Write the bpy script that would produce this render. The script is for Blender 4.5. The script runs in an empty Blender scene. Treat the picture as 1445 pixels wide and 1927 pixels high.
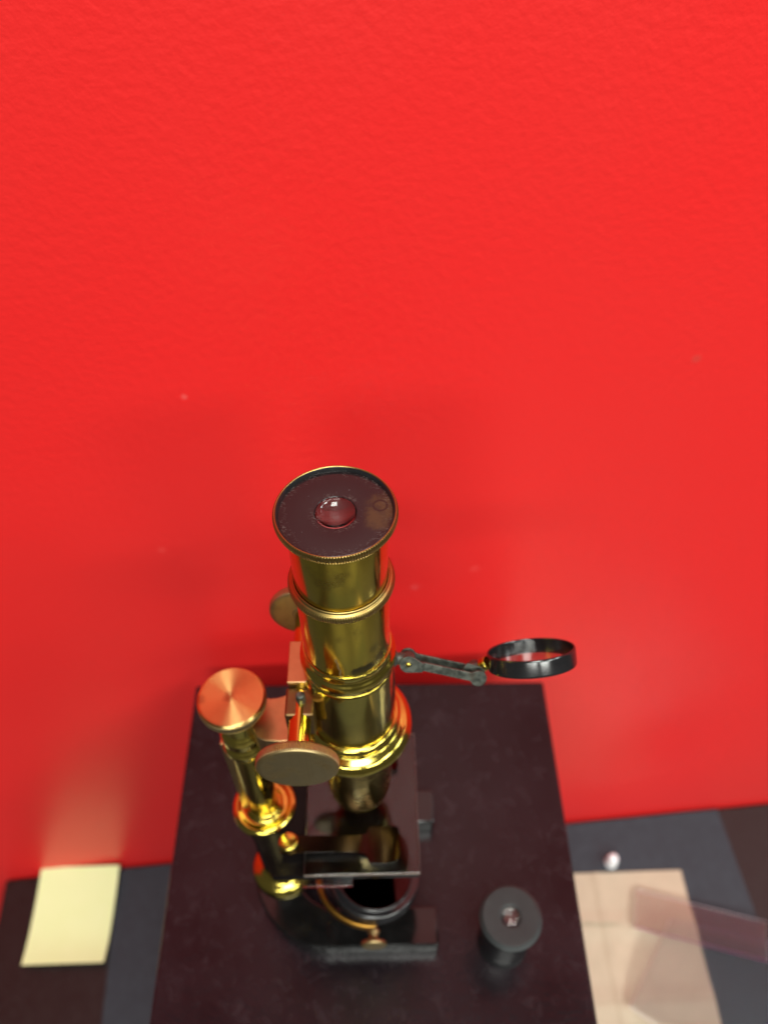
import bpy, bmesh, math, random
from mathutils import Vector, Matrix, noise
random.seed(7)
R = math.radians
scene = bpy.context.scene
MM = 0.001

# ------------------------------------------------------------------ camera
cam_d = bpy.data.cameras.new("camera")
cam = bpy.data.objects.new("camera", cam_d)
scene.collection.objects.link(cam)
scene.camera = cam
cam_d.sensor_fit = 'VERTICAL'
cam_d.sensor_height = 36.0
cam_d.lens = 1540.0 / 1927.0 * 36.0
cam_d.clip_start = 0.01
cam_d.clip_end = 50
PITCH = R(48.5)
ROLL = R(-1.33)
_fw = Vector((0, math.cos(PITCH), -math.sin(PITCH)))
_r0 = Vector((1, 0, 0))
_u0 = _r0.cross(_fw)
_right = _r0 * math.cos(ROLL) + _u0 * math.sin(ROLL)
_up = _right.cross(_fw)
cam.matrix_world = Matrix(((_right.x, _up.x, -_fw.x, 0.0),
                           (_right.y, _up.y, -_fw.y, 0.0),
                           (_right.z, _up.z, -_fw.z, 0.843),
                           (0, 0, 0, 1)))
cam_d.dof.use_dof = True
cam_d.dof.focus_distance = 0.229
cam_d.dof.aperture_fstop = cam_d.lens / 2.9      # about a 2.9 mm pupil, as a phone has

# ------------------------------------------------------------------ world, lamps, exposure
world = bpy.data.worlds.new("World")
scene.world = world
world.use_nodes = True
bg = world.node_tree.nodes["Background"]
bg.inputs[0].default_value = (0.88, 0.85, 0.78, 1)
bg.inputs[1].default_value = 0.09
scene.view_settings.view_transform = 'Standard'
scene.view_settings.look = 'None'
scene.view_settings.gamma = 1
scene.view_settings.exposure = 0.0


def ceiling_or_fill_lamp(loc, sx, sy, power, col=(1, 0.97, 0.9)):
    d = bpy.data.lights.new("ceiling_or_fill_lamp", 'AREA')
    d.shape = 'RECTANGLE'
    d.size, d.size_y = sx, sy
    d.energy = power
    d.color = col
    o = bpy.data.objects.new("ceiling_or_fill_lamp", d)
    scene.collection.objects.link(o)
    o.location = loc
    return o


ceiling_or_fill_lamp((0.10, -0.50, 2.15), 0.6, 0.6, 19, (0.98, 1.0, 0.93))
ceiling_or_fill_lamp((-0.35, -2.15, 2.15), 1.2, 0.6, 62, (0.98, 1.0, 0.93))  # added wide fill from behind left, evens the light on the lower wall
ceiling_or_fill_lamp((1.35, -2.10, 2.15), 1.2, 0.6, 66, (0.98, 1.0, 0.93))  # second added fill, behind right, also for even light on the wall
ceiling_or_fill_lamp((1.50, -0.85, 2.15), 0.6, 0.6, 27, (0.98, 1.0, 0.93))
ceiling_or_fill_lamp((2.2, -0.1, 2.15), 0.6, 0.6, 20, (0.92, 1.0, 0.98))

scene.cycles.use_denoising = True
scene.cycles.max_bounces = 12
scene.cycles.transmission_bounces = 12
scene.cycles.blur_glossy = 0.3
scene.cycles.sample_clamp_indirect = 6

# ------------------------------------------------------------------ materials


class NT:
    """small helper to write node trees"""

    def __init__(self, name):
        self.m = bpy.data.materials.new(name)
        self.m.use_nodes = True
        self.t = self.m.node_tree
        self.b = self.t.nodes["Principled BSDF"]

    def n(self, kind, **kw):
        x = self.t.nodes.new(kind)
        for k, v in kw.items():
            setattr(x, k, v)
        return x

    def l(self, a, b):
        self.t.links.new(a, b)

    def setv(self, sock, v):
        if isinstance(v, bpy.types.NodeSocket):
            self.l(v, sock)
        else:
            sock.default_value = v

    def math(self, op, a, b=0.0, c=None, clamp=False):
        x = self.n("ShaderNodeMath", operation=op, use_clamp=clamp)
        self.setv(x.inputs[0], a)
        self.setv(x.inputs[1], b)
        if c is not None:
            self.setv(x.inputs[2], c)
        return x.outputs[0]

    def coord(self, which="Object"):
        return self.n("ShaderNodeTexCoord").outputs[which]

    def scale(self, v, s):
        x = self.n("ShaderNodeMapping")
        self.l(v, x.inputs[0])
        x.inputs["Scale"].default_value = s if isinstance(s, tuple) else (s, s, s)
        return x.outputs[0]

    def noise(self, v, scale, detail=4, rough=0.55, dist=0.0):
        x = self.n("ShaderNodeTexNoise")
        self.l(v, x.inputs["Vector"])
        x.inputs["Scale"].default_value = scale
        x.inputs["Detail"].default_value = detail
        x.inputs["Roughness"].default_value = rough
        x.inputs["Distortion"].default_value = dist
        return x.outputs["Fac"]

    def ramp(self, f, a, b, lo=0.0, hi=1.0):
        x = self.n("ShaderNodeMapRange")
        x.interpolation_type = 'SMOOTHSTEP'
        self.l(f, x.inputs[0])
        x.inputs[1].default_value = a
        x.inputs[2].default_value = b
        x.inputs[3].default_value = lo
        x.inputs[4].default_value = hi
        return x.outputs[0]

    def mix(self, f, a, b):
        x = self.n("ShaderNodeMix", data_type='RGBA')
        self.setv(x.inputs[0], f)
        for s, v in ((x.inputs[6], a), (x.inputs[7], b)):
            if isinstance(v, tuple):
                v = v + (1,) if len(v) == 3 else v
            self.setv(s, v)
        return x.outputs[2]

    def blob(self, v, c, r, soft, wob=0.0):
        """1 inside a sphere round c (object space), fading out"""
        d = self.n("ShaderNodeVectorMath", operation='DISTANCE')
        self.l(v, d.inputs[0])
        d.inputs[1].default_value = c
        dd = d.outputs["Value"]
        if wob:
            nz = self.noise(v, 1.6 / r, 3)
            dd = self.math('ADD', dd, self.math('MULTIPLY', self.math('SUBTRACT', nz, 0.5), wob * r))
        return self.ramp(dd, r - soft, r + soft, 1.0, 0.0)

    def bump(self, h, strength, dist=0.001):
        x = self.n("ShaderNodeBump")
        x.inputs["Strength"].default_value = strength
        x.inputs["Distance"].default_value = dist
        self.l(h, x.inputs["Height"])
        self.l(x.outputs[0], self.b.inputs["Normal"])

    def base(self, c):
        self.setv(self.b.inputs["Base Color"], (c + (1,)) if isinstance(c, tuple) else c)

    def rough(self, v):
        self.setv(self.b.inputs["Roughness"], v)

    def metal(self, v):
        self.setv(self.b.inputs["Metallic"], v)


BR = (0.64, 0.50, 0.095)
BR_DARK = (0.17, 0.105, 0.03)


def brass(name, rough=0.16, tarnish=0.35, extra=None, aniso=None, col=BR, bump=0.02):
    k = NT(name)
    v = k.coord()
    n1 = k.noise(v, 95, 6, 0.62)
    n2 = k.noise(v, 420, 4, 0.6)
    streak = k.noise(k.scale(v, (1.0, 1.0, 0.06)), 900, 3, 0.6)
    t = k.math('MULTIPLY', k.ramp(n1, 0.5, 0.72), tarnish)
    refl_tarnish_band = k.noise(k.scale(v, (1.0, 1.0, 0.035)), 330, 3, 0.65)  # upright bands in the colour: tarnish that also imitates room reflections
    t = k.math('MAXIMUM', t, k.math('MULTIPLY', k.ramp(refl_tarnish_band, 0.45, 0.72), 0.4 * tarnish))
    spots = k.math('MULTIPLY', k.ramp(n2, 0.66, 0.74), 0.5 * tarnish + 0.1 * min(1, tarnish * 9))
    t = k.math('MAXIMUM', t, spots)
    c = k.mix(t, col, BR_DARK)
    rg = k.math('ADD', k.math('MULTIPLY', t, 0.3), k.math('MULTIPLY_ADD', streak, 0.10, rough - 0.03))
    if extra:
        c, rg = extra(k, v, c, rg)
    k.base(c)
    k.rough(rg)
    k.metal(1.0)
    k.b.inputs['Coat Weight'].default_value = 0.0 if aniso else 0.08
    k.b.inputs['Coat Roughness'].default_value = 0.12
    if aniso:
        k.b.inputs["Anisotropic"].default_value = aniso
        tg = k.n("ShaderNodeTangent", direction_type='RADIAL', axis='Z')
        k.l(tg.outputs[0], k.b.inputs["Tangent"])
        k.b.inputs["Anisotropic Rotation"].default_value = 0.25
    k.bump(k.math('ADD', k.math('MULTIPLY', n2, 0.6), k.math('MULTIPLY', streak, 0.6)), bump, 0.0004)
    return k.m


def tube_marks(k, v, c, rg):
    # black stain, pale drip and long wear streaks on the body tube
    s1 = k.blob(v, (0.0045, -0.0136, 0.2375), 0.0030, 0.0007, 0.9)
    s2 = k.blob(v, (0.0072, -0.0122, 0.2385), 0.0022, 0.0009, 0.9)
    s3 = k.blob(v, (0.0108, -0.0094, 0.2405), 0.0024, 0.0013, 0.9)
    s4 = k.blob(v, (0.0092, -0.0110, 0.2475), 0.0018, 0.0012, 1.0)
    s = k.math('MAXIMUM', k.math('MAXIMUM', s1, s2), k.math('MAXIMUM', k.math('MULTIPLY', s3, .7), k.math('MULTIPLY', s4, .5)))
    c = k.mix(k.math('MULTIPLY', s, 0.92), c, (0.035, 0.032, 0.02))
    rg = k.math('MAXIMUM', rg, k.math('MULTIPLY', s, 0.5))
    sep = k.n("ShaderNodeSeparateXYZ")
    k.l(v, sep.inputs[0])
    x, z = sep.outputs[0], sep.outputs[2]
    wob = k.noise(k.scale(v, (0.0, 0.0, 1.0)), 260, 2)
    # path: x runs from -2.4 mm at the top of the drip to -0.4 mm at its foot
    path = k.math('MULTIPLY_ADD', k.math('SUBTRACT', 0.2465, z), 0.125, -0.0028)
    path = k.math('ADD', path, k.math('MULTIPLY', k.math('SUBTRACT', wob, 0.5), 0.0022))
    d = k.math('ABSOLUTE', k.math('SUBTRACT', x, path))
    drip = k.math('MULTIPLY', k.ramp(d, 0.00015, 0.00065, 1, 0), k.ramp(z, 0.2455, 0.2475, 1, 0))
    front = k.ramp(sep.outputs[1], -0.006, -0.002, 1, 0)
    drip = k.math('MULTIPLY', k.math('MULTIPLY', drip, front), 0.75)
    c = k.mix(drip, c, (0.62, 0.56, 0.42))
    rg = k.math('MAXIMUM', rg, k.math('MULTIPLY', drip, 0.45))
    return c, rg


M_BRASS = brass("polished_brass", 0.11, 0.32)
M_TUBE = brass("tube_brass", 0.12, 0.5, tube_marks, col=(0.70, 0.52, 0.065))
M_SATIN = brass("satin_brass", 0.30, 0.25, col=(0.52, 0.33, 0.15))
M_DULL = brass("dull_brass", 0.42, 0.75, col=(0.36, 0.27, 0.13))
M_OBJ = brass("objective_brass", 0.20, 0.3, col=(0.44, 0.32, 0.08), bump=0.004)
M_CLIP = brass("blackened_spring", 0.22, 0.0, col=(0.030, 0.020, 0.014))
M_FORK = brass("orange_brass", 0.3, 0.4, col=(0.40, 0.20, 0.035))
M_KNURL = brass("knurled_brass", 0.28, 0.5, col=(0.44, 0.31, 0.10))
M_DARKBR = brass("browned_brass", 0.4, 0.9, col=(0.20, 0.12, 0.05))


def knob_face(k, v, c, rg):
    s = k.blob(v, (-0.0455, 0.0, 0.1988), 0.0018, 0.0012, 1.4)
    s2 = k.blob(v, (-0.0560, -0.001, 0.1988), 0.0018, 0.0010, 1.2)
    s = k.math('MAXIMUM', s, k.math('MULTIPLY', s2, .8))
    c = k.mix(k.math('MULTIPLY', s, 0.6), c, (0.25, 0.12, 0.05))
    return c, rg


M_SPUN = brass("spun_brass", 0.29, 0.12, knob_face, aniso=0.95, col=(0.72, 0.50, 0.18))


def lacquer(name, col, rough, grain=0.0, gscale=900, spec=0.5, coat=0.0):
    k = NT(name)
    v = k.coord()
    n = k.noise(v, 140, 5)
    c = k.mix(k.ramp(n, 0.35, 0.75), col, tuple(x * 1.2 + 0.002 for x in col))
    k.base(c)
    k.rough(k.math('MULTIPLY_ADD', n, 0.12, rough - 0.06))
    k.b.inputs["Specular IOR Level"].default_value = spec
    k.b.inputs["Coat Weight"].default_value = coat
    if grain:
        k.bump(k.noise(v, gscale, 3), grain, 0.0006)
    return k.m


M_BLACK = lacquer("black_lacquer", (0.004, 0.004, 0.004), 0.11, 0.02, 300)
M_STAGE = lacquer("stage_black", (0.004, 0.003, 0.003), 0.13, spec=0.08)
M_BLUED = lacquer("blackened_steel", (0.009, 0.009, 0.010), 0.18, 0.03, 600, 0.7)
def make_gunmetal():
    k = NT("worn_gunmetal")
    v = k.coord()
    n = k.noise(v, 380, 5, 0.65)
    c = k.mix(k.ramp(n, 0.35, 0.7), (0.035, 0.040, 0.034), (0.12, 0.13, 0.11))
    c = k.mix(k.math('MULTIPLY', k.ramp(k.noise(v, 170, 4), 0.55, 0.7), 0.6), c, (0.06, 0.035, 0.02))
    k.base(c)
    k.metal(0.55)
    k.rough(k.math('MULTIPLY_ADD', n, 0.25, 0.28))
    k.bump(n, 0.15, 0.0004)
    return k.m


M_GREY = make_gunmetal()
M_BOWL = lacquer("glint_bowl_black", (0.012, 0.008, 0.009), 0.06, 0.0, 900, 1.0)  # gloss for the added bowls that mirror the lamp under the lenses
M_DIM = lacquer("tube_interior_black", (0.004, 0.004, 0.004), 0.7)
M_EBONY = lacquer("black_ebonite", (0.021, 0.025, 0.026), 0.47, 0.08, 1400, 0.35)


def make_disc():
    k = NT("eyepiece_black")
    v = k.coord()
    n = k.noise(v, 300, 5)
    worn = k.blob(v, (0.0138, 0.0012, 0.2998), 0.0052, 0.0016, 0.9)
    worn2 = k.blob(v, (0.0118, -0.0035, 0.2998), 0.0034, 0.0014, 0.9)
    worn = k.math('MAXIMUM', worn, worn2)
    # the ring-shaped mark
    d = k.n("ShaderNodeVectorMath", operation='DISTANCE')
    k.l(v, d.inputs[0])
    d.inputs[1].default_value = (0.0124, 0.0022, 0.2998)
    rr = k.math('ABSOLUTE', k.math('SUBTRACT', d.outputs["Value"], 0.0019))
    ring = k.ramp(rr, 0.00012, 0.0005, 1, 0)
    worn = k.math('MULTIPLY', worn, k.ramp(k.noise(v, 220, 5, 0.65), 0.28, 0.62, 0.15, 0.8))
    c = k.mix(worn, (0.011, 0.009, 0.010), (0.062, 0.036, 0.014))
    c = k.mix(k.math('MULTIPLY', ring, 0.8), c, (0.012, 0.008, 0.007))
    # grey wear towards the rim and round the lens
    r = k.n("ShaderNodeVectorMath", operation='DISTANCE')
    k.l(v, r.inputs[0])
    r.inputs[1].default_value = (0, 0, 0.2998)
    edge = k.ramp(r.outputs["Value"], 0.0125, 0.0158)
    near = k.ramp(r.outputs["Value"], 0.0062, 0.0082, 1, 0)
    fine = k.noise(k.scale(v, (1.0, 2.2, 1.0)), 1100, 4, 0.7)
    wear = k.math('MULTIPLY', k.math('MAXIMUM', edge, near), k.math('MULTIPLY', k.ramp(fine, 0.5, 0.68), k.ramp(n, 0.35, 0.6)))
    c = k.mix(k.math('MULTIPLY', wear, 0.6), c, (0.16, 0.145, 0.13))
    spk = k.ramp(k.noise(v, 1500, 2), 0.76, 0.82)
    c = k.mix(k.math('MULTIPLY', spk, 0.5), c, (0.25, 0.24, 0.25))
    k.base(c)
    k.rough(k.math('MULTIPLY_ADD', n, 0.10, 0.10))
    return k.m


M_DISC = make_disc()


def glass(name, tint=(1, 1, 1), rough=0.0, ior=1.5):
    k = NT(name)
    v = k.coord()
    k.base(tint)
    k.b.inputs["Transmission Weight"].default_value = 1.0
    k.b.inputs["IOR"].default_value = ior
    k.rough(k.math('MULTIPLY', k.noise(v, 300, 3), rough))
    return k.m


M_LENS = glass("lens_glass", (1, 0.99, 0.98), 0.02, 1.52)
M_PLATE = glass("stage_glass", (0.90, 0.92, 0.90), 0.05, 1.38)
M_ACRYL = glass("clear_acrylic", (0.99, 0.98, 1.0), 0.3, 1.49)
M_ACRYL2 = glass("acrylic_wall_blush", (1.0, 0.975, 0.985), 0.08, 1.49)  # clear strip; faint pink in the tint imitates the red wall's reflection


def make_ground():
    k = NT("ground_glass_edge")
    k.base((0.42, 0.34, 0.28))
    k.rough(0.45)
    k.b.inputs["Transmission Weight"].default_value = 0.5
    k.b.inputs["Alpha"].default_value = 1.0
    k.bump(k.noise(k.coord(), 900, 3), 0.2, 0.0003)
    return k.m


M_GROUND = make_ground()
M_EDGE = make_ground()
M_EDGE.name = 'tinted_acrylic_edge'
M_EDGE.node_tree.nodes['Principled BSDF'].inputs['Base Color'].default_value = (0.62, 0.20, 0.46, 1)


M_PALE = make_ground()
M_PALE.name = 'pale_acrylic_edge'
M_PALE.node_tree.nodes['Principled BSDF'].inputs['Base Color'].default_value = (0.86, 0.82, 0.88, 1)
M_PALE.node_tree.nodes['Principled BSDF'].inputs['Transmission Weight'].default_value = 0.0


def ground_edges(o, mat):
    o.data.materials.append(mat)
    for p in o.data.polygons:
        if abs(p.normal.z) < 0.9:
            p.material_index = 1


def make_mirror():
    k = NT("aged_mirror")
    v = k.coord()
    k.metal(1.0)
    k.base(k.mix(k.ramp(k.noise(v, 250, 4), .4, .8), (0.05, 0.04, 0.04), (0.035, 0.025, 0.022)))
    k.rough(0.08)
    return k.m


M_MIRROR = make_mirror()


def make_wall():
    k = NT("red_wall_paint")
    v = k.coord()
    n1 = k.noise(k.scale(v, (1.0, 1.0, 1.0)), 240, 2, 0.5)
    n2 = k.noise(v, 420, 2, 0.5)
    n3 = k.noise(v, 4.5, 4, 0.6)
    c = k.mix(k.ramp(n3, 0.3, 0.7), (0.84, 0.018, 0.018), (0.81, 0.021, 0.020))
    marks = [((-0.0923, 0, 0.5935), 0.0013, (0.95, 0.2, 0.18), .4), ((0.1526, 0, 0.5942), 0.0022, (0.45, 0.08, 0.06), .35),
             ((0.0181, 0, 0.4278), 0.0026, (0.75, 0.12, 0.12), .3), ((0.0551, 0, 0.4418), 0.0024, (0.9, 0.1, 0.09), .3),
             ((-0.1264, 0, 0.4839), 0.002, (0.9, 0.12, 0.1), .25)]
    for p, r, col, a in marks:
        c = k.mix(k.math('MULTIPLY', k.blob(v, p, r, r * .6, 1.0), a), c, col)
    k.base(c)
    k.rough(k.math('MULTIPLY_ADD', n3, 0.10, 0.36))
    k.b.inputs["Specular IOR Level"].default_value = 0.5
    k.bump(k.math('ADD', n1, k.math('MULTIPLY', n2, 0.3)), 0.19, 0.0018)
    return k.m


M_WALL = make_wall()


def make_case():
    k = NT("dark_leathercloth")
    v = k.coord()
    n = k.noise(v, 26, 5, 0.6)
    vor = k.n("ShaderNodeTexVoronoi")
    k.l(v, vor.inputs["Vector"])
    vor.inputs["Scale"].default_value = 620
    spk = k.ramp(k.noise(v, 900, 2), 0.70, 0.80)
    c = k.mix(k.ramp(n, 0.3, 0.75), (0.006, 0.004, 0.0055), (0.012, 0.008, 0.0105))
    scuff = k.math('MULTIPLY', k.ramp(k.noise(v, 110, 6, 0.7, 0.8), 0.5, 0.72), 0.55)
    c = k.mix(scuff, c, (0.028, 0.022, 0.026))
    c = k.mix(k.math('MULTIPLY', spk, 0.35), c, (0.10, 0.09, 0.095))
    k.base(c)
    k.rough(k.math('MULTIPLY_ADD', n, 0.10, 0.17))
    k.b.inputs['Specular IOR Level'].default_value = 0.34
    wr = k.noise(k.scale(v, (1.0, 1.35, 1.0)), 95, 3, 0.55, 0.7)
    k.bump(k.math('ADD', k.math('MULTIPLY', vor.outputs["Distance"], 0.35), k.math('MULTIPLY', wr, 1.6)), 0.22, 0.0006)
    return k.m


M_CASE = make_case()
M_MAT = lacquer("charcoal_mat", (0.026, 0.035, 0.045), 0.5, 0.05, 900, 0.35)
M_TABLE = lacquer("dark_table_laminate", (0.011, 0.006, 0.006), 0.42, 0.08, 600)


def make_paper(name, c1, c2, scale=60, bump=0.15):
    k = NT(name)
    v = k.coord()
    n = k.noise(v, scale, 5)
    f = k.noise(k.scale(v, (1, 6, 1)), 900, 2)
    k.base(k.mix(k.ramp(k.math('ADD', k.math('MULTIPLY', n, .7), k.math('MULTIPLY', f, .3)), 0.3, 0.7), c1, c2))
    k.rough(0.75)
    k.bump(f, bump, 0.0004)
    return k.m


M_KRAFT = make_paper("kraft_paper", (0.44, 0.37, 0.27), (0.49, 0.415, 0.305))


def kraft_folds():
    m = M_KRAFT
    t = m.node_tree
    k = NT.__new__(NT)
    k.m, k.t, k.b = m, t, t.nodes["Principled BSDF"]
    old = k.b.inputs["Base Color"].links[0].from_socket
    sep = k.n("ShaderNodeSeparateXYZ")
    v = k.coord()
    k.l(v, sep.inputs[0])
    wob = k.math('MULTIPLY', k.math('SUBTRACT', k.noise(v, 30, 3), 0.5), 0.006)
    c = old
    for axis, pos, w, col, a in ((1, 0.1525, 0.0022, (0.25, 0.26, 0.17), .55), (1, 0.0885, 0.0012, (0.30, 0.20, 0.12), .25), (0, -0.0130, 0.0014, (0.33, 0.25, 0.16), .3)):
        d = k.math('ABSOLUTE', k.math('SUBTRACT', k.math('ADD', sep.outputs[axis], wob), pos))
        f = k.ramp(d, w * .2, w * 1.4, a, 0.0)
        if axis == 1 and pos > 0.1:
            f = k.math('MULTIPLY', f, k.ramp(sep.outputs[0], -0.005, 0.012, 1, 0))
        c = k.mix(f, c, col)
    k.base(c)


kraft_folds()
M_NOTE = make_paper("yellow_paper", (0.83, 0.93, 0.48), (0.85, 0.94, 0.51))
M_WHITE = make_paper("white_plastic", (0.82, 0.84, 0.88), (0.88, 0.89, 0.92), 30, 0.02)
M_WHITE.node_tree.nodes["Principled BSDF"].inputs["Roughness"].default_value = 0.25

# ------------------------------------------------------------------ object helpers


def link(name, me, mat, parent=None, loc=None):
    o = bpy.data.objects.new(name, me)
    scene.collection.objects.link(o)
    if mat is not None:
        me.materials.append(mat)
    if parent is not None:
        o.parent = parent
    if loc is not None:
        o.location = loc
    return o


def finish(bm, name, mat, parent=None, smooth=35, xf=None, loc=None):
    if xf is not None:
        bm.transform(xf)
    bmesh.ops.recalc_face_normals(bm, faces=bm.faces)
    me = bpy.data.meshes.new(name)
    bm.to_mesh(me)
    bm.free()
    for p in me.polygons:
        p.use_smooth = True
    me.set_sharp_from_angle(angle=R(smooth))
    return link(name, me, mat, parent, loc)


def tag(o, label=None, cat=None, group=None, kind=None):
    for key, v in (("label", label), ("category", cat), ("group", group), ("kind", kind)):
        if v:
            o[key] = v
    return o


def rounded(prof, r=0.25, n=3):
    """round the corners of an (r, z) profile, in mm"""
    out = [prof[0]]
    for a, b, c in zip(prof, prof[1:], prof[2:]):
        A, B, C = Vector(a), Vector(b), Vector(c)
        u, w = A - B, C - B
        if u.length < 1e-6 or w.length < 1e-6:
            continue
        q = min(r, u.length * .45, w.length * .45)
        p0, p1 = B + u.normalized() * q, B + w.normalized() * q
        for i in range(n + 1):
            t = i / n
            p = p0 * (1 - t) ** 2 + B * 2 * t * (1 - t) + p1 * t * t
            out.append((p.x, p.y))
    out.append(prof[-1])
    return out


def lathe(bm, prof, seg=96, knurl=None, c=(0, 0), close=False):
    """prof in mm (r, z); knurl = (rmin, depth, teeth) moves points beyond rmin in and out"""
    if knurl:
        seg = knurl[2] * 4
    rings = []
    for r, z in prof:
        if r < 1e-4:
            rings.append([bm.verts.new((c[0] * MM, c[1] * MM, z * MM))])
            continue
        ring = []
        for i in range(seg):
            a = 2 * math.pi * i / seg
            rr = r
            if knurl and r > knurl[0]:
                rr = r - knurl[1] * (0.0 if i % 4 in (0, 1) else 1.0)
            ring.append(bm.verts.new(((c[0] + rr * math.cos(a)) * MM, (c[1] + rr * math.sin(a)) * MM, z * MM)))
        rings.append(ring)
    pairs = list(zip(rings, rings[1:]))
    if close:
        pairs.append((rings[-1], rings[0]))
    for p, q in pairs:
        if len(p) == 1 and len(q) == 1:
            continue
        for i in range(seg):
            j = (i + 1) % seg
            if len(p) == 1:
                bm.faces.new((p[0], q[i], q[j]))
            elif len(q) == 1:
                bm.faces.new((p[i], p[j], q[0]))
            else:
                bm.faces.new((p[i], p[j], q[j], q[i]))


def turned(name, prof, mat, parent, seg=96, rnd=0.25, knurl=None, c=(0, 0), xf=None, close=False, smooth=35):
    bm = bmesh.new()
    lathe(bm, rounded(prof, rnd) if rnd else prof, seg, knurl, c, close)
    return finish(bm, name, mat, parent, smooth, xf)


def prism(bm, pts, z0, z1, bevel=0.0):
    """extruded outline, mm"""
    vs = [bm.verts.new((x * MM, y * MM, z0 * MM)) for x, y in pts]
    f = bm.faces.new(vs)
    ext = bmesh.ops.extrude_face_region(bm, geom=[f])
    bmesh.ops.translate(bm, vec=(0, 0, (z1 - z0) * MM), verts=[v for v in ext["geom"] if isinstance(v, bmesh.types.BMVert)])
    if bevel:
        es = [e for e in bm.edges if len(e.link_faces) == 2 and e.calc_face_angle(0) > 0.6]
        bmesh.ops.bevel(bm, geom=es, offset=bevel * MM, segments=2, affect='EDGES', profile=0.5)


def extruded(name, pts, z0, z1, mat, parent, bevel=0.4, xf=None, smooth=18):
    bm = bmesh.new()
    prism(bm, pts, z0, z1, bevel)
    return finish(bm, name, mat, parent, smooth, xf)


def rect(x0, x1, y0, y1):
    return [(x0, y0), (x1, y0), (x1, y1), (x0, y1)]


def arc(cx, cy, r, a0, a1, n=16):
    return [(cx + r * math.cos(R(a0 + (a1 - a0) * i / n)), cy + r * math.sin(R(a0 + (a1 - a0) * i / n))) for i in range(n + 1)]


def sweep(bm, pts, rx, rz, seg=14):
    """flattened tube along a path, mm"""
    pts = [Vector(p) for p in pts]
    rings = []
    for i, p in enumerate(pts):
        t = (pts[min(i + 1, len(pts) - 1)] - pts[max(i - 1, 0)]).normalized()
        s = t.cross(Vector((0, 0, 1))).normalized()
        u = s.cross(t).normalized()
        rings.append([bm.verts.new((p + s * rx * math.cos(2 * math.pi * k / seg) + u * rz * math.sin(2 * math.pi * k / seg)) * MM) for k in range(seg)])
    for a, b in zip(rings, rings[1:]):
        for k in range(seg):
            bm.faces.new((a[k], a[(k + 1) % seg], b[(k + 1) % seg], b[k]))
    bm.faces.new(rings[0][::-1])
    bm.faces.new(rings[-1])


def along(origin, axis, xdir=None):
    """matrix putting local +Z on axis at origin (mm)"""
    a = Vector(axis).normalized()
    x = Vector(xdir) if xdir is not None else (Vector((1, 0, 0)) if abs(a.x) < 0.9 else Vector((0, 1, 0)))
    x = (x - a * x.dot(a)).normalized()
    y = a.cross(x)
    o = Vector(origin) * MM
    return Matrix(((x.x, y.x, a.x, o.x), (x.y, y.y, a.y, o.y), (x.z, y.z, a.z, o.z), (0, 0, 0, 1)))


# ------------------------------------------------------------------ setting
YAW = R(4.36)
WALL_Y = 0.3025
TZ = 0.0


def wall_frame(z=0.0):
    return Matrix.Translation((0, WALL_Y, z)) @ Matrix.Rotation(YAW, 4, 'Z')


bm = bmesh.new()
prism(bm, rect(-2600, 2600, 0, 120), -760, 2150)
wall = finish(bm, "wall", M_WALL, None, 18)
wall.matrix_world = wall_frame()
tag(wall, "red painted wall with faint roller texture behind the microscope", "wall", kind="structure")

table = bpy.data.objects.new("table", None)
scene.collection.objects.link(table)
table.matrix_world = wall_frame(-0.034)
tag(table, "dark brown table pushed against the red wall, under everything else", "table")
extruded("tabletop", rect(-385, 1500, -900, -2), 0, 31, M_TABLE, table, 1.5)

bm = bmesh.new()
prism(bm, rect(-273, 338, -620, -3), 0, 3.2, 0.8)
mat_o = finish(bm, "desk_mat", M_MAT, None, 18)
mat_o.matrix_world = wall_frame(-0.003)
tag(mat_o, "charcoal grey mat lying on the dark table under the tall case", "mat")

# tall upright case
bm = bmesh.new()
prism(bm, [(-121.3, 30), (98.9, 28), (100.0, 266), (-124.2, 268.8)], 0.6, 374, 1.6)
case = finish(bm, "microscope_case", M_CASE, None, 18)
tag(case, "tall dark case with leathery black top that the brass microscope stands on", "case")

# ------------------------------------------------------------------ microscope
ms = bpy.data.objects.new("microscope", None)
scene.collection.objects.link(ms)
ms.location = (-0.0134, 0.150, 0.374)
tag(ms, "antique brass microscope with black horseshoe foot standing on the dark case", "microscope")

# foot: black horseshoe open to the right
outl = arc(-19, 0, 40.6, 90, 270, 28) + [(35, -40.6), (36, -40.0), (36, -22.2), (35, -21.6)] + \
    [(p[0], p[1]) for p in arc(-16, 0, 21.6, 270, 90, 24)] + [(35.5, 21.6), (37, 22.4), (37.6, 40.6)]
foot = extruded("foot", outl, 0, 14, M_BLACK, ms, 1.1)

# pillar, with brass collars above and below the stage
turned("pillar_base", [(0, 13.5), (16.4, 13.5), (16.6, 15), (16.2, 17.6), (14.4, 19.6), (11.5, 20.6), (9.6, 23), (9.2, 27), (0, 27)], M_BRASS, ms, 96, 0.8, None, (-44.6, 0))
extruded("pillar", [(-53, -7.5), (-36, -7.5), (-36, 7.5), (-53, 7.5)], 26, 95, M_STAGE, ms, 1.6)
turned("pillar_collar", [(0, 92.5), (11, 92.5), (14.0, 93.6), (14.9, 96), (14.4, 98.6), (12.6, 99.7), (10.6, 98.7), (8.6, 98.9), (7.4, 101), (0, 101)], M_BRASS, ms, 96, 0.7, None, (-44.6, 0))
turned("column", [(0, 100.5), (7.0, 100.5), (6.75, 103), (6.55, 156), (6.0, 156.6), (6.0, 160.5), (0, 160.5)], M_BRASS, ms, 96, 0.3, None, (-44.6, 0))
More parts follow.
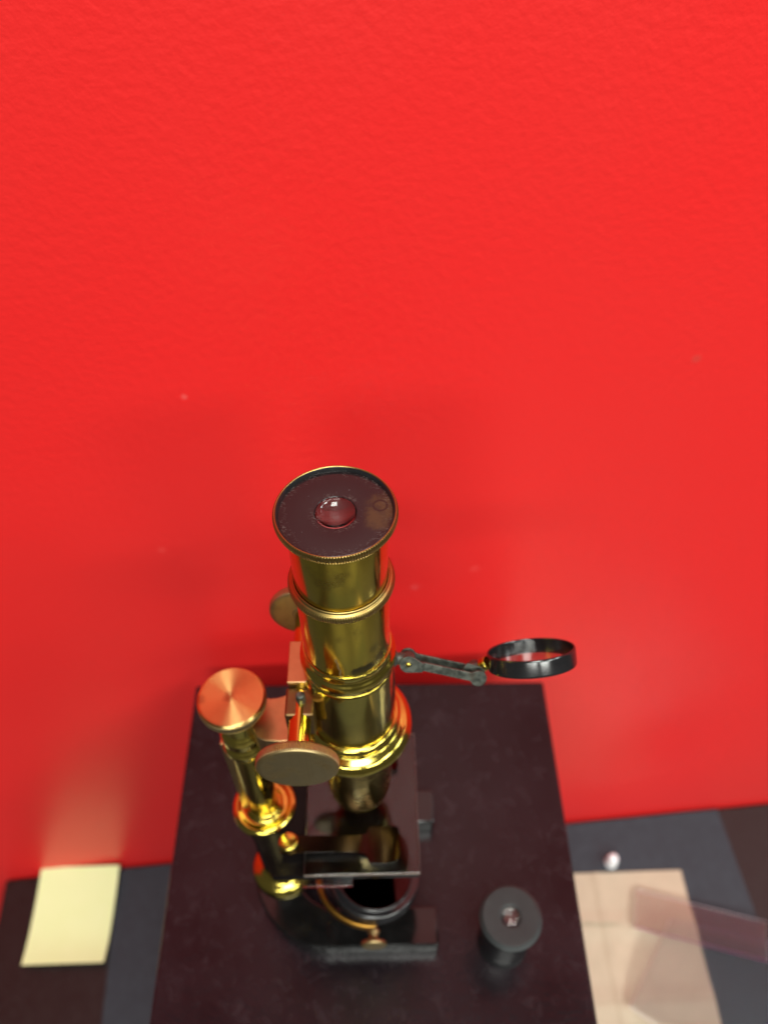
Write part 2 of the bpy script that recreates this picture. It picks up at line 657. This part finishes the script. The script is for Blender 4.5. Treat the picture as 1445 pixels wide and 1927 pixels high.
turned("column_head", [(0, 160), (8.1, 160), (8.5, 161.2), (8.7, 163.5), (8.2, 165.5), (7.3, 166.4), (7.6, 168.2), (8.3, 169.4), (8.4, 173), (8.0, 175.5), (6.6, 177), (6.6, 192), (0, 192)],
       M_BRASS, ms, 96, 0.5, None, (-44.6, 0))
extruded("guide_bar", rect(-54.2, -51.2, -2.0, 5.5), 97, 164, M_SATIN, ms, 0.3)

fk = turned("fine_focus_knob", [(0, 198.7), (11.3, 198.7), (12.0, 198.6), (12.65, 197.9), (12.65, 194.4), (12.2, 193.2), (11.2, 192.0), (8.2, 190.4), (7.6, 187.5), (6.0, 186), (0, 186)],
            M_SPUN, ms, 160, 0.12, None, (-44.6, 0), smooth=25)
bmk = bmesh.new()
lathe(bmk, rounded([(12.3, 197.8), (12.85, 197.5), (12.95, 196.2), (12.85, 194.9), (12.3, 194.5)], 0.1), 96, (12.5, 0.12, 110), (-44.6, 0))
finish(bmk, "knurled_rim", M_DULL, fk, 20)

# limb: from the column to the rack housing
limb = [(-46, -3.5), (-39.5, -3.8), (-37.5, -6.5), (-36, -9.2), (-33, -10.6), (-28, -11.0), (-22.9, -11.0), (-22.7, 0), (-24.0, 8.6)] + \
    [(-26.0, 8.5), (-28, 7.6), (-30, 7.1), (-32.5, 7.0), (-35, 7.6), (-38, 8.4), (-43, 8.6), (-46, 7.6)]
extruded("limb", limb, 170.5, 184, M_SATIN, ms, 0.35)
hs = extruded("rack_housing", rect(-21.6, -13.2, -4.3, 12.0), 186, 214.4, M_DARKBR, ms, 0.35)
extruded("housing_plate", rect(-21.9, -13.2, -4.7, 12.2), 214.4, 216, M_SATIN, hs, 0.3)
extruded("housing_foot", [(-24.8, -5.2), (-13.0, -5.2), (-13.0, 9.4), (-24.8, 9.4)], 172, 186.2, M_DARKBR, ms, 0.5)
extruded("pinion_bearing", [(-22.5, -15.6), (-12.4, -15.6), (-12.4, -4.5), (-22.5, -4.5)], 198, 212.4, M_DARKBR, ms, 0.8)
turned("rack", [(0, 146), (2.6, 146), (2.6, 187), (0, 187)], M_BLUED, ms, 24, 0.3, None, (-17.2, -2.5))
turned("guide_pin", [(0, 212.2), (1.7, 212.2), (1.7, 215.6), (1.2, 216.4), (0, 216.4)], M_GREY, ms, 32, 0.4, None, (-17.0, -9.6))

# coarse focus: axle and two knobs on a horizontal axis (y)
AX = (-17.4, 208.7)


def axis_y(y):
    return along((AX[0], y, AX[1]), (0, -1, 0), (1, 0, 0))


turned("pinion_axle", [(0, -29), (3.9, -29), (3.9, 30), (0, 30)], M_BRASS, ms, 64, 0.3, xf=axis_y(0))
knob_prof = [(0, 0.0), (12.6, 0.0), (13.5, 0.3), (13.9, 0.9), (14.0, 1.3), (14.0, 3.4), (13.5, 4.1), (12, 4.5), (5.2, 4.6), (4.6, 5.2), (0, 5.2)]
for s in (1, -1):
    o = bmesh.new()
    pr = [(r, z) for r, z in knob_prof]
    lathe(o, rounded(pr, 0.25), 96, (13.85, 0.16, 120))
    m4 = along((AX[0], -33.5 * s, AX[1]), (0, s, 0), (1, 0, 0))
    finish(o, "coarse_focus_knob", M_DULL, ms, 25, m4)

# body tube with its rings
turned("body_tube", [(14.0, 184), (14.5, 184), (14.5, 268), (13.7, 268), (13.7, 184)], M_TUBE, ms, 128, 0.15, close=True)
turned("tube_sleeve", [(14.55, 184), (15.9, 184), (16.0, 185), (16.0, 223.5), (15.6, 224.3), (14.55, 224.3)], M_BRASS, ms, 128, 0.3, close=True)
turned("sleeve_ring", [(14.6, 225.2), (15.7, 225.2), (16.3, 226.2), (16.5, 228.3), (16.2, 230.2), (15.3, 231.2), (15.0, 232.2), (15.2, 233.2), (15.2, 234.6), (14.9, 235.4), (14.6, 235.4)],
       M_BRASS, ms, 128, 0.5, close=True)
turned("draw_tube_ring", [(14.35, 267.6), (15.4, 267.9), (16.15, 268.6), (16.35, 269.6), (16.2, 270.5), (15.5, 271.3), (14.95, 271.5), (14.8, 272.1), (14.45, 272.3), (14.35, 271.8)],
       M_KNURL, ms, 96, 0.5, (15.9, 0.16, 130), close=True, smooth=25)
eye = turned("eyepiece", [(13.2, 268.2), (14.3, 268.2), (14.3, 298), (13.2, 298)], M_TUBE, ms, 128, 0.1, close=True)
turned("knurled_cap", [(13.3, 297.2), (16.2, 297.4), (17.1, 298.3), (17.4, 299.2), (17.4, 300.3), (17.1, 301.0), (16.75, 301.15), (16.5, 300.9), (16.3, 299.6), (13.3, 299.2)],
       M_KNURL, eye, 96, 0.3, (16.95, 0.30, 140), close=True, smooth=25)
turned("cap_lip", [(16.1, 299.2), (16.55, 300.95), (16.35, 301.05), (15.8, 299.9), (15.6, 299.2)], M_BLUED, eye, 128, 0.1, close=True)
turned("cap_disc", [(5.2, 297.2), (5.75, 299.5), (6.0, 299.8), (16.0, 299.8), (16.0, 298.9), (13, 298.2), (6.6, 297.2)], M_DISC, eye, 128, 0.15, close=True)


def lens_prof(r, sag_top, sag_bot, z):
    top = [(r * math.sin(t) / math.sin(1.0), z + sag_top * (math.cos(t) - math.cos(1.0)) / (1 - math.cos(1.0))) for t in [i / 14 for i in range(15)]]
    bot = [(a, z - 0.5 - (b - z) * sag_bot / sag_top) for a, b in reversed(top)]
    return top + bot


turned("lens", lens_prof(5.6, 0.85, 0.15, 299.9), M_LENS, eye, 96, 0, smooth=60)
turned("lens_glint_bowl", [(0, 296.9)] + [(r, 296.9 + 2.0 * (r / 5.7) ** 2) for r in (0.6, 1.2, 1.8, 2.4, 3, 3.6, 4.2, 4.8, 5.3, 5.7)] + [(6.3, 298.9), (6.3, 296.4), (0, 296.4)], M_BOWL, eye, 64, 0, smooth=50)  # added black bowl, shaped to mirror the lamp like the lens's rear surface

# nosepiece flange and objective
turned("nosepiece", [(13, 186.5), (16.2, 186.8), (17.5, 186.0), (18.0, 184.4), (17.6, 182.6), (17.4, 181.6), (18.6, 181.0), (20.6, 180.2), (22.0, 178.4), (22.4, 176.0), (21.6, 173.6), (19.6, 172.2), (16, 171.4), (13, 171.2)],
       M_BRASS, ms, 160, 0.8)
turned("objective", [(10, 172), (13.8, 171.5), (13.9, 140), (13.8, 127), (13.3, 121), (12.2, 116), (10.6, 112.6), (8.6, 110.6), (6.0, 109.7), (3.2, 109.4), (3.0, 110.6), (0, 110.8)], M_OBJ, ms, 128, 1.2)

# stage: black plate, glass top plate, slide, clips
stage = extruded("stage", [(-38.7, -32.4), (25, -32.4), (25, 32.4), (-38.7, 32.4), (-46, 19), (-53, 9), (-54, 0), (-53, -9), (-46, -19)], 93.5, 98.0, M_STAGE, ms, 0.5)
gp = extruded("glass_plate", rect(-24.9, 25.4, -32.6, 32.4), 98.15, 100.4, M_PLATE, stage, 0.35)
ground_edges(gp, M_GROUND)
extruded("glass_slide", rect(-26, -4.2, -35.2, 33.4), 91.9, 93.3, M_PLATE, stage, 0.2)
for sy in (-1, 1):
    cl = turned("stage_clip_screw", [(0, 98), (2.4, 98), (2.4, 103.4), (4.3, 103.7), (4.5, 104.6), (4.3, 106.4), (3.6, 107.2), (0, 107.4)], M_BRASS, stage, 48, 0.4, None, (-31.6, 20.2 * sy))
    pts = []
    bm = bmesh.new()
    top = []
    # spring strip seen from above: narrow arm widening to a paddle, gently bent in z
    spine = [(-35.5, 3.6, 103.2), (-31, 4.2, 103.4), (-24, 3.6, 103.6), (-12, 3.5, 103.4), (-2, 3.6, 102.6), (2.2, 4.4, 101.9), (3.6, 7.6, 101.3), (8, 8.2, 100.8), (13, 8.0, 100.9), (15.6, 7.2, 102.2), (17.0, 5.6, 103.2)]
    rows = []
    for x, w, z in spine:
        yo = -20.6 * 1.0
        rows.append([bm.verts.new((x * MM, (20.6 * sy + w * t) * MM, (z + dz) * MM)) for t, dz in ((-1, 0), (1, 0), (1, .7), (-1, .7))])
    for a, b in zip(rows, rows[1:]):
        for k in range(4):
            bm.faces.new((a[k], a[(k + 1) % 4], b[(k + 1) % 4], b[k]))
    bm.faces.new(rows[0])
    bm.faces.new(rows[-1][::-1])
    finish(bm, "stage_clip", M_CLIP, stage, 30)

# mirror in its half-ring fork, swung forward under the stage
MC, MA = (4.8, -18.5, 54), (0.06, 0.22, 1)
mir = turned("mirror", [(0, 0), (17.2, 0), (17.4, 0.5), (0, 0.5)], M_MIRROR, ms, 96, 0.1, xf=along(MC, MA))
turned("mirror_frame", [(16.6, -0.2), (17.3, 1.3), (18.0, 1.5), (18.4, 0.6), (20.8, 0.4), (21.5, -0.3), (21.5, -5.0), (20.6, -5.6), (0, -5.8), (0, -0.6), (16.4, -0.6)], M_BLUED, mir, 96, 0.4, xf=along(MC, MA))
bm = bmesh.new()
sweep(bm, [(4.8 + 27.0 * math.cos(R(a)), -18.5 + 22.8 * math.sin(R(a)), 52.0) for a in range(90, 271, 6)], 1.5, 2.6)
fork = finish(bm, "mirror_fork", M_FORK, ms, 50)
turned("fork_stem", [(0, 0), (3, 0), (3, 15), (0, 15)], M_BRASS, fork, 24, 0.3, xf=along((-20, -18.5, 52), (-1, 0.9, 0)))
for sy in (-1, 1):
    m4 = along((4.0, -18.5 + 21.0 * sy, 52.0), (0, sy, 0), (1, 0, 0))
    turned("pivot_screw", [(0, 0), (1.7, 0), (1.8, 2.6), (2.9, 2.9), (3.0, 4.4), (2.2, 5.0), (2.3, 6.6), (4.6, 7.4), (5.9, 8.2), (6.0, 9.4), (5.2, 10.2), (0, 10.6)], M_DULL, fork, 48, 0.4, xf=m4)

# hinged arm with the bull's-eye lens ring on the right of the tube
nrm = Vector((0, -0.84, 0.54)).normalized()
clamp = turned("arm_socket", [(0, 0), (3.2, 0), (3.2, 2.0), (2.2, 3.0), (2.2, 6.0), (0, 6.0)], M_GREY, ms, 48, 0.3, xf=along((13.8, 0.3, 222.3), (1, 0, -0.05)))
J1 = Vector((20.6, 0.2, 221.6))
J2 = Vector((44.4, 0.2, 214.2))


def link_plate(a, b, off, wa, wn, rr):
    d = (b - a)
    L = d.length
    pts = arc(0, 0, rr, 40, 320, 18)
    pts += [(rr * 1.05, -wn), (L - rr * 1.05, -wn)]
    pts += arc(L, 0, rr, 220, 500, 18)
    pts += [(L - rr * 1.05, wn), (rr * 1.05, wn)]
    return extruded("link_plate", pts, -0.45, 0.45, M_GREY, ms, 0.15, xf=along(a + nrm * off, nrm, d))


la = link_plate(J1, J2, 3.0, 0, 1.55, 2.9)
lb = link_plate(J1, J2, -3.0, 0, 1.55, 2.9)
for J in (J1, J2):
    for off in (4.25,):
        turned("rivet", [(0, 0), (0.95, 0), (0.9, 0.35), (0.55, 0.6), (0, 0.7)], M_BRASS, la, 24, 0.1, xf=along(J + nrm * off, nrm))
turned("hinge_barrel", [(0, -2.5), (2.5, -2.5), (2.6, 0), (2.5, 2.5), (0, 2.5)], M_GREY, la, 40, 0.4, xf=along(J1, nrm))
turned("hinge_barrel", [(0, -2.5), (2.5, -2.5), (2.6, 0), (2.5, 2.5), (0, 2.5)], M_GREY, lb, 40, 0.4, xf=along(J2, nrm))
# fork cheeks at the two ends
dd = (J2 - J1).normalized()
extruded("hinge_cheek", arc(0, 0, 3.1, 70, 290, 16) + [(3.2, -2.2), (5.2, -1.5), (5.2, 1.5), (3.2, 2.2)], 3.5, 4.3, M_GREY, la, 0.15, xf=along(J2, nrm, -dd * 1.0 + Vector((0, 0, .55))))
extruded("hinge_cheek", arc(0, 0, 3.1, 70, 290, 16) + [(3.2, -2.2), (5.4, -1.6), (5.4, 1.6), (3.2, 2.2)], 3.5, 4.3, M_GREY, la, 0.15, xf=along(J1, nrm, dd + Vector((0, 0, -.05))))

uu = Vector((0.995, 0.05, 0.085)).normalized()
ax0 = Vector((0, 0.69, 0.72))
ax = (ax0 - uu * ax0.dot(uu)).normalized()
LC = Vector((63.6, 0.4, 220.6))
ring = turned("lens_ring", [(14.6, -3.0), (15.2, -3.05), (15.35, -2.4), (15.35, 2.4), (15.15, 3.0), (14.7, 3.05), (14.55, 2.6), (14.5, -1.7), (13.9, -1.9), (13.9, -2.8)], M_BLUED, ms, 128, 0.2, xf=along(LC, ax, uu), close=True)
turned("lens", [(0, -1.1), (5, -1.18), (10, -1.42), (14.4, -1.8), (14.4, -2.6), (10, -2.22), (5, -1.98), (0, -1.9)], M_LENS, ring, 96, 0, xf=along(LC, ax, uu), smooth=60)
st = LC - uu * 15.2
turned("ring_stud", [(0, 0), (2.3, 0), (2.5, 0.8), (2.2, 1.7), (2.4, 2.6), (1.8, 3.4), (1.3, 4.6), (1.2, 6.5), (0, 6.5)], M_BRASS, ring, 40, 0.3, xf=along(st, (J2 - st)))

# ------------------------------------------------------------------ spare eyepiece on the case
se = bpy.data.objects.new("spare_eyepiece", None)
scene.collection.objects.link(se)
se.location = (0.0563, 0.1138, 0.374)
tag(se, "small black spare eyepiece standing on the dark case right of the microscope", "eyepiece")
turned("barrel", [(10.8, 0), (12.6, 0), (12.9, 0.8), (12.6, 2.4), (11.9, 3.0), (11.9, 43.6), (11.0, 43.6), (10.8, 0.4)], M_BLUED, se, 96, 0.3, close=True)
turned("flange", [(4.5, 44.6), (4.7, 45.6), (5.4, 45.9), (12.6, 46.0), (13.5, 46.0), (13.9, 45.6), (14.0, 44.7), (14.9, 44.4), (15.1, 43.9), (14.9, 43.2), (14.0, 42.9), (11, 42.7), (5.1, 42.7), (5.1, 44.4)], M_EBONY, se, 128, 0.25, close=True)
turned("lens", lens_prof(4.5, 1.5, 0.12, 45.3), M_LENS, se, 64, 0, smooth=60)
turned("lens_glint_bowl", [(0, 42.6)] + [(r, 42.6 + 2.0 * (r / 4.5) ** 2) for r in (0.5, 1, 1.5, 2, 2.5, 3, 3.6, 4.2, 4.5)] + [(5.0, 44.6), (5.0, 42.0), (0, 42.0)], M_BOWL, se, 48, 0.05)  # same kind of added mirroring bowl, for the glint in this lens

# ------------------------------------------------------------------ things on the table
MATZ = 0.0004


def sheet(name, nx, ny, sx, sy, hfun, thick, mat, m4):
    bm = bmesh.new()
    g = [[[bm.verts.new((sx * (i / nx - .5), sy * (j / ny - .5), hfun(i / nx, j / ny) + dz)) for i in range(nx + 1)] for j in range(ny + 1)] for dz in (0, thick)]
    for k in (0, 1):
        for j in range(ny):
            for i in range(nx):
                q = (g[k][j][i], g[k][j][i + 1], g[k][j + 1][i + 1], g[k][j + 1][i])
                bm.faces.new(q if k else q[::-1])
    for i in range(nx):
        bm.faces.new((g[0][0][i], g[0][0][i + 1], g[1][0][i + 1], g[1][0][i]))
        bm.faces.new((g[0][ny][i + 1], g[0][ny][i], g[1][ny][i], g[1][ny][i + 1]))
    for j in range(ny):
        bm.faces.new((g[0][j + 1][0], g[0][j][0], g[1][j][0], g[1][j + 1][0]))
        bm.faces.new((g[0][j][nx], g[0][j + 1][nx], g[1][j + 1][nx], g[1][j][nx]))
    o = finish(bm, name, mat, None, 20)
    o.matrix_world = m4
    return o


note = sheet("sticky_note", 8, 12, 0.0765, 0.0845, lambda u, v: 0.010 * v ** 2.2 + 0.0035 * max(0, 0.35 - v) ** 2 * 8 * (0.6 + 0.6 * u) + 0.001, 0.0006, M_NOTE,
             Matrix.Translation((-0.3065, 0.2358, 0.0008)) @ Matrix.Rotation(R(0.3), 4, 'Z'))
tag(note, "blank pale yellow sticky note lying against the red wall, left of the case", "note")


def crease(u, v):
    h = 0.0022 * max(0, 1 - abs(v - 0.88) / 0.035) + 0.002 * max(0, 1 - abs(v - 0.72) / 0.035)
    h += 0.0011 * max(0, 1 - abs(u - 0.45) / 0.05) + 0.0012 * noise.noise(Vector((u * 3, v * 3, 1.3)))
    return h + 0.0022


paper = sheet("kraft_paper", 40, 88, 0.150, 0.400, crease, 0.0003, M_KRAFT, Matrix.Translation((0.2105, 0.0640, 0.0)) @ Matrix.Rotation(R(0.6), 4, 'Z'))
tag(paper, "creased tan kraft paper lying on the grey mat right of the case", "paper")


def plate_thing(name, pts, t, mat, m4, label, cat):
    bm = bmesh.new()
    prism(bm, pts, 0, t, 0.3)
    o = finish(bm, name, mat, None, 18)
    ground_edges(o, M_EDGE)
    o.data.materials.append(M_PALE)
    for p in o.data.polygons:
        if p.material_index == 1 and (abs(p.normal.y) < 0.5 or (name == 'acrylic_sheet') == (p.normal.y < 0)):
            p.material_index = 2
    o.matrix_world = m4
    return tag(o, label, cat)


plate_thing("acrylic_strip", rect(0, 118, -34, 0), 4.0, M_ACRYL2, Matrix.Translation((0.2345, 0.2452, 0.0062)) @ Matrix.Rotation(R(-15.2), 4, 'Z') @ Matrix.Rotation(R(0.6), 4, 'X'),
            "narrow clear acrylic strip with pinkish sheen at the back of the kraft paper", "acrylic strip")
plate_thing("acrylic_sheet", [(0, 0), (150, 0), (150, -120), (-10, -86), (-31, -78.5)], 4.0, M_ACRYL, Matrix.Translation((0.2555, 0.2150, 0.0215)) @ Matrix.Rotation(R(-14.5), 4, 'Z') @ Matrix.Rotation(R(9.0), 4, 'X'),
            "large clear acrylic sheet with slanted end propped over the kraft paper", "acrylic sheet")

cap = turned("white_cap", [(0, 0), (5.8, 0), (6.1, 0.8), (6.0, 3.0), (5.2, 3.6), (5.3, 11.5), (4.6, 15.0), (2.6, 16.6), (0, 17.0)], M_WHITE, None, 48, 1.0)
cap.location = (0.2165, 0.2735, 0.0004)
tag(cap, "tiny rounded white plastic cap standing behind the kraft paper", "cap")
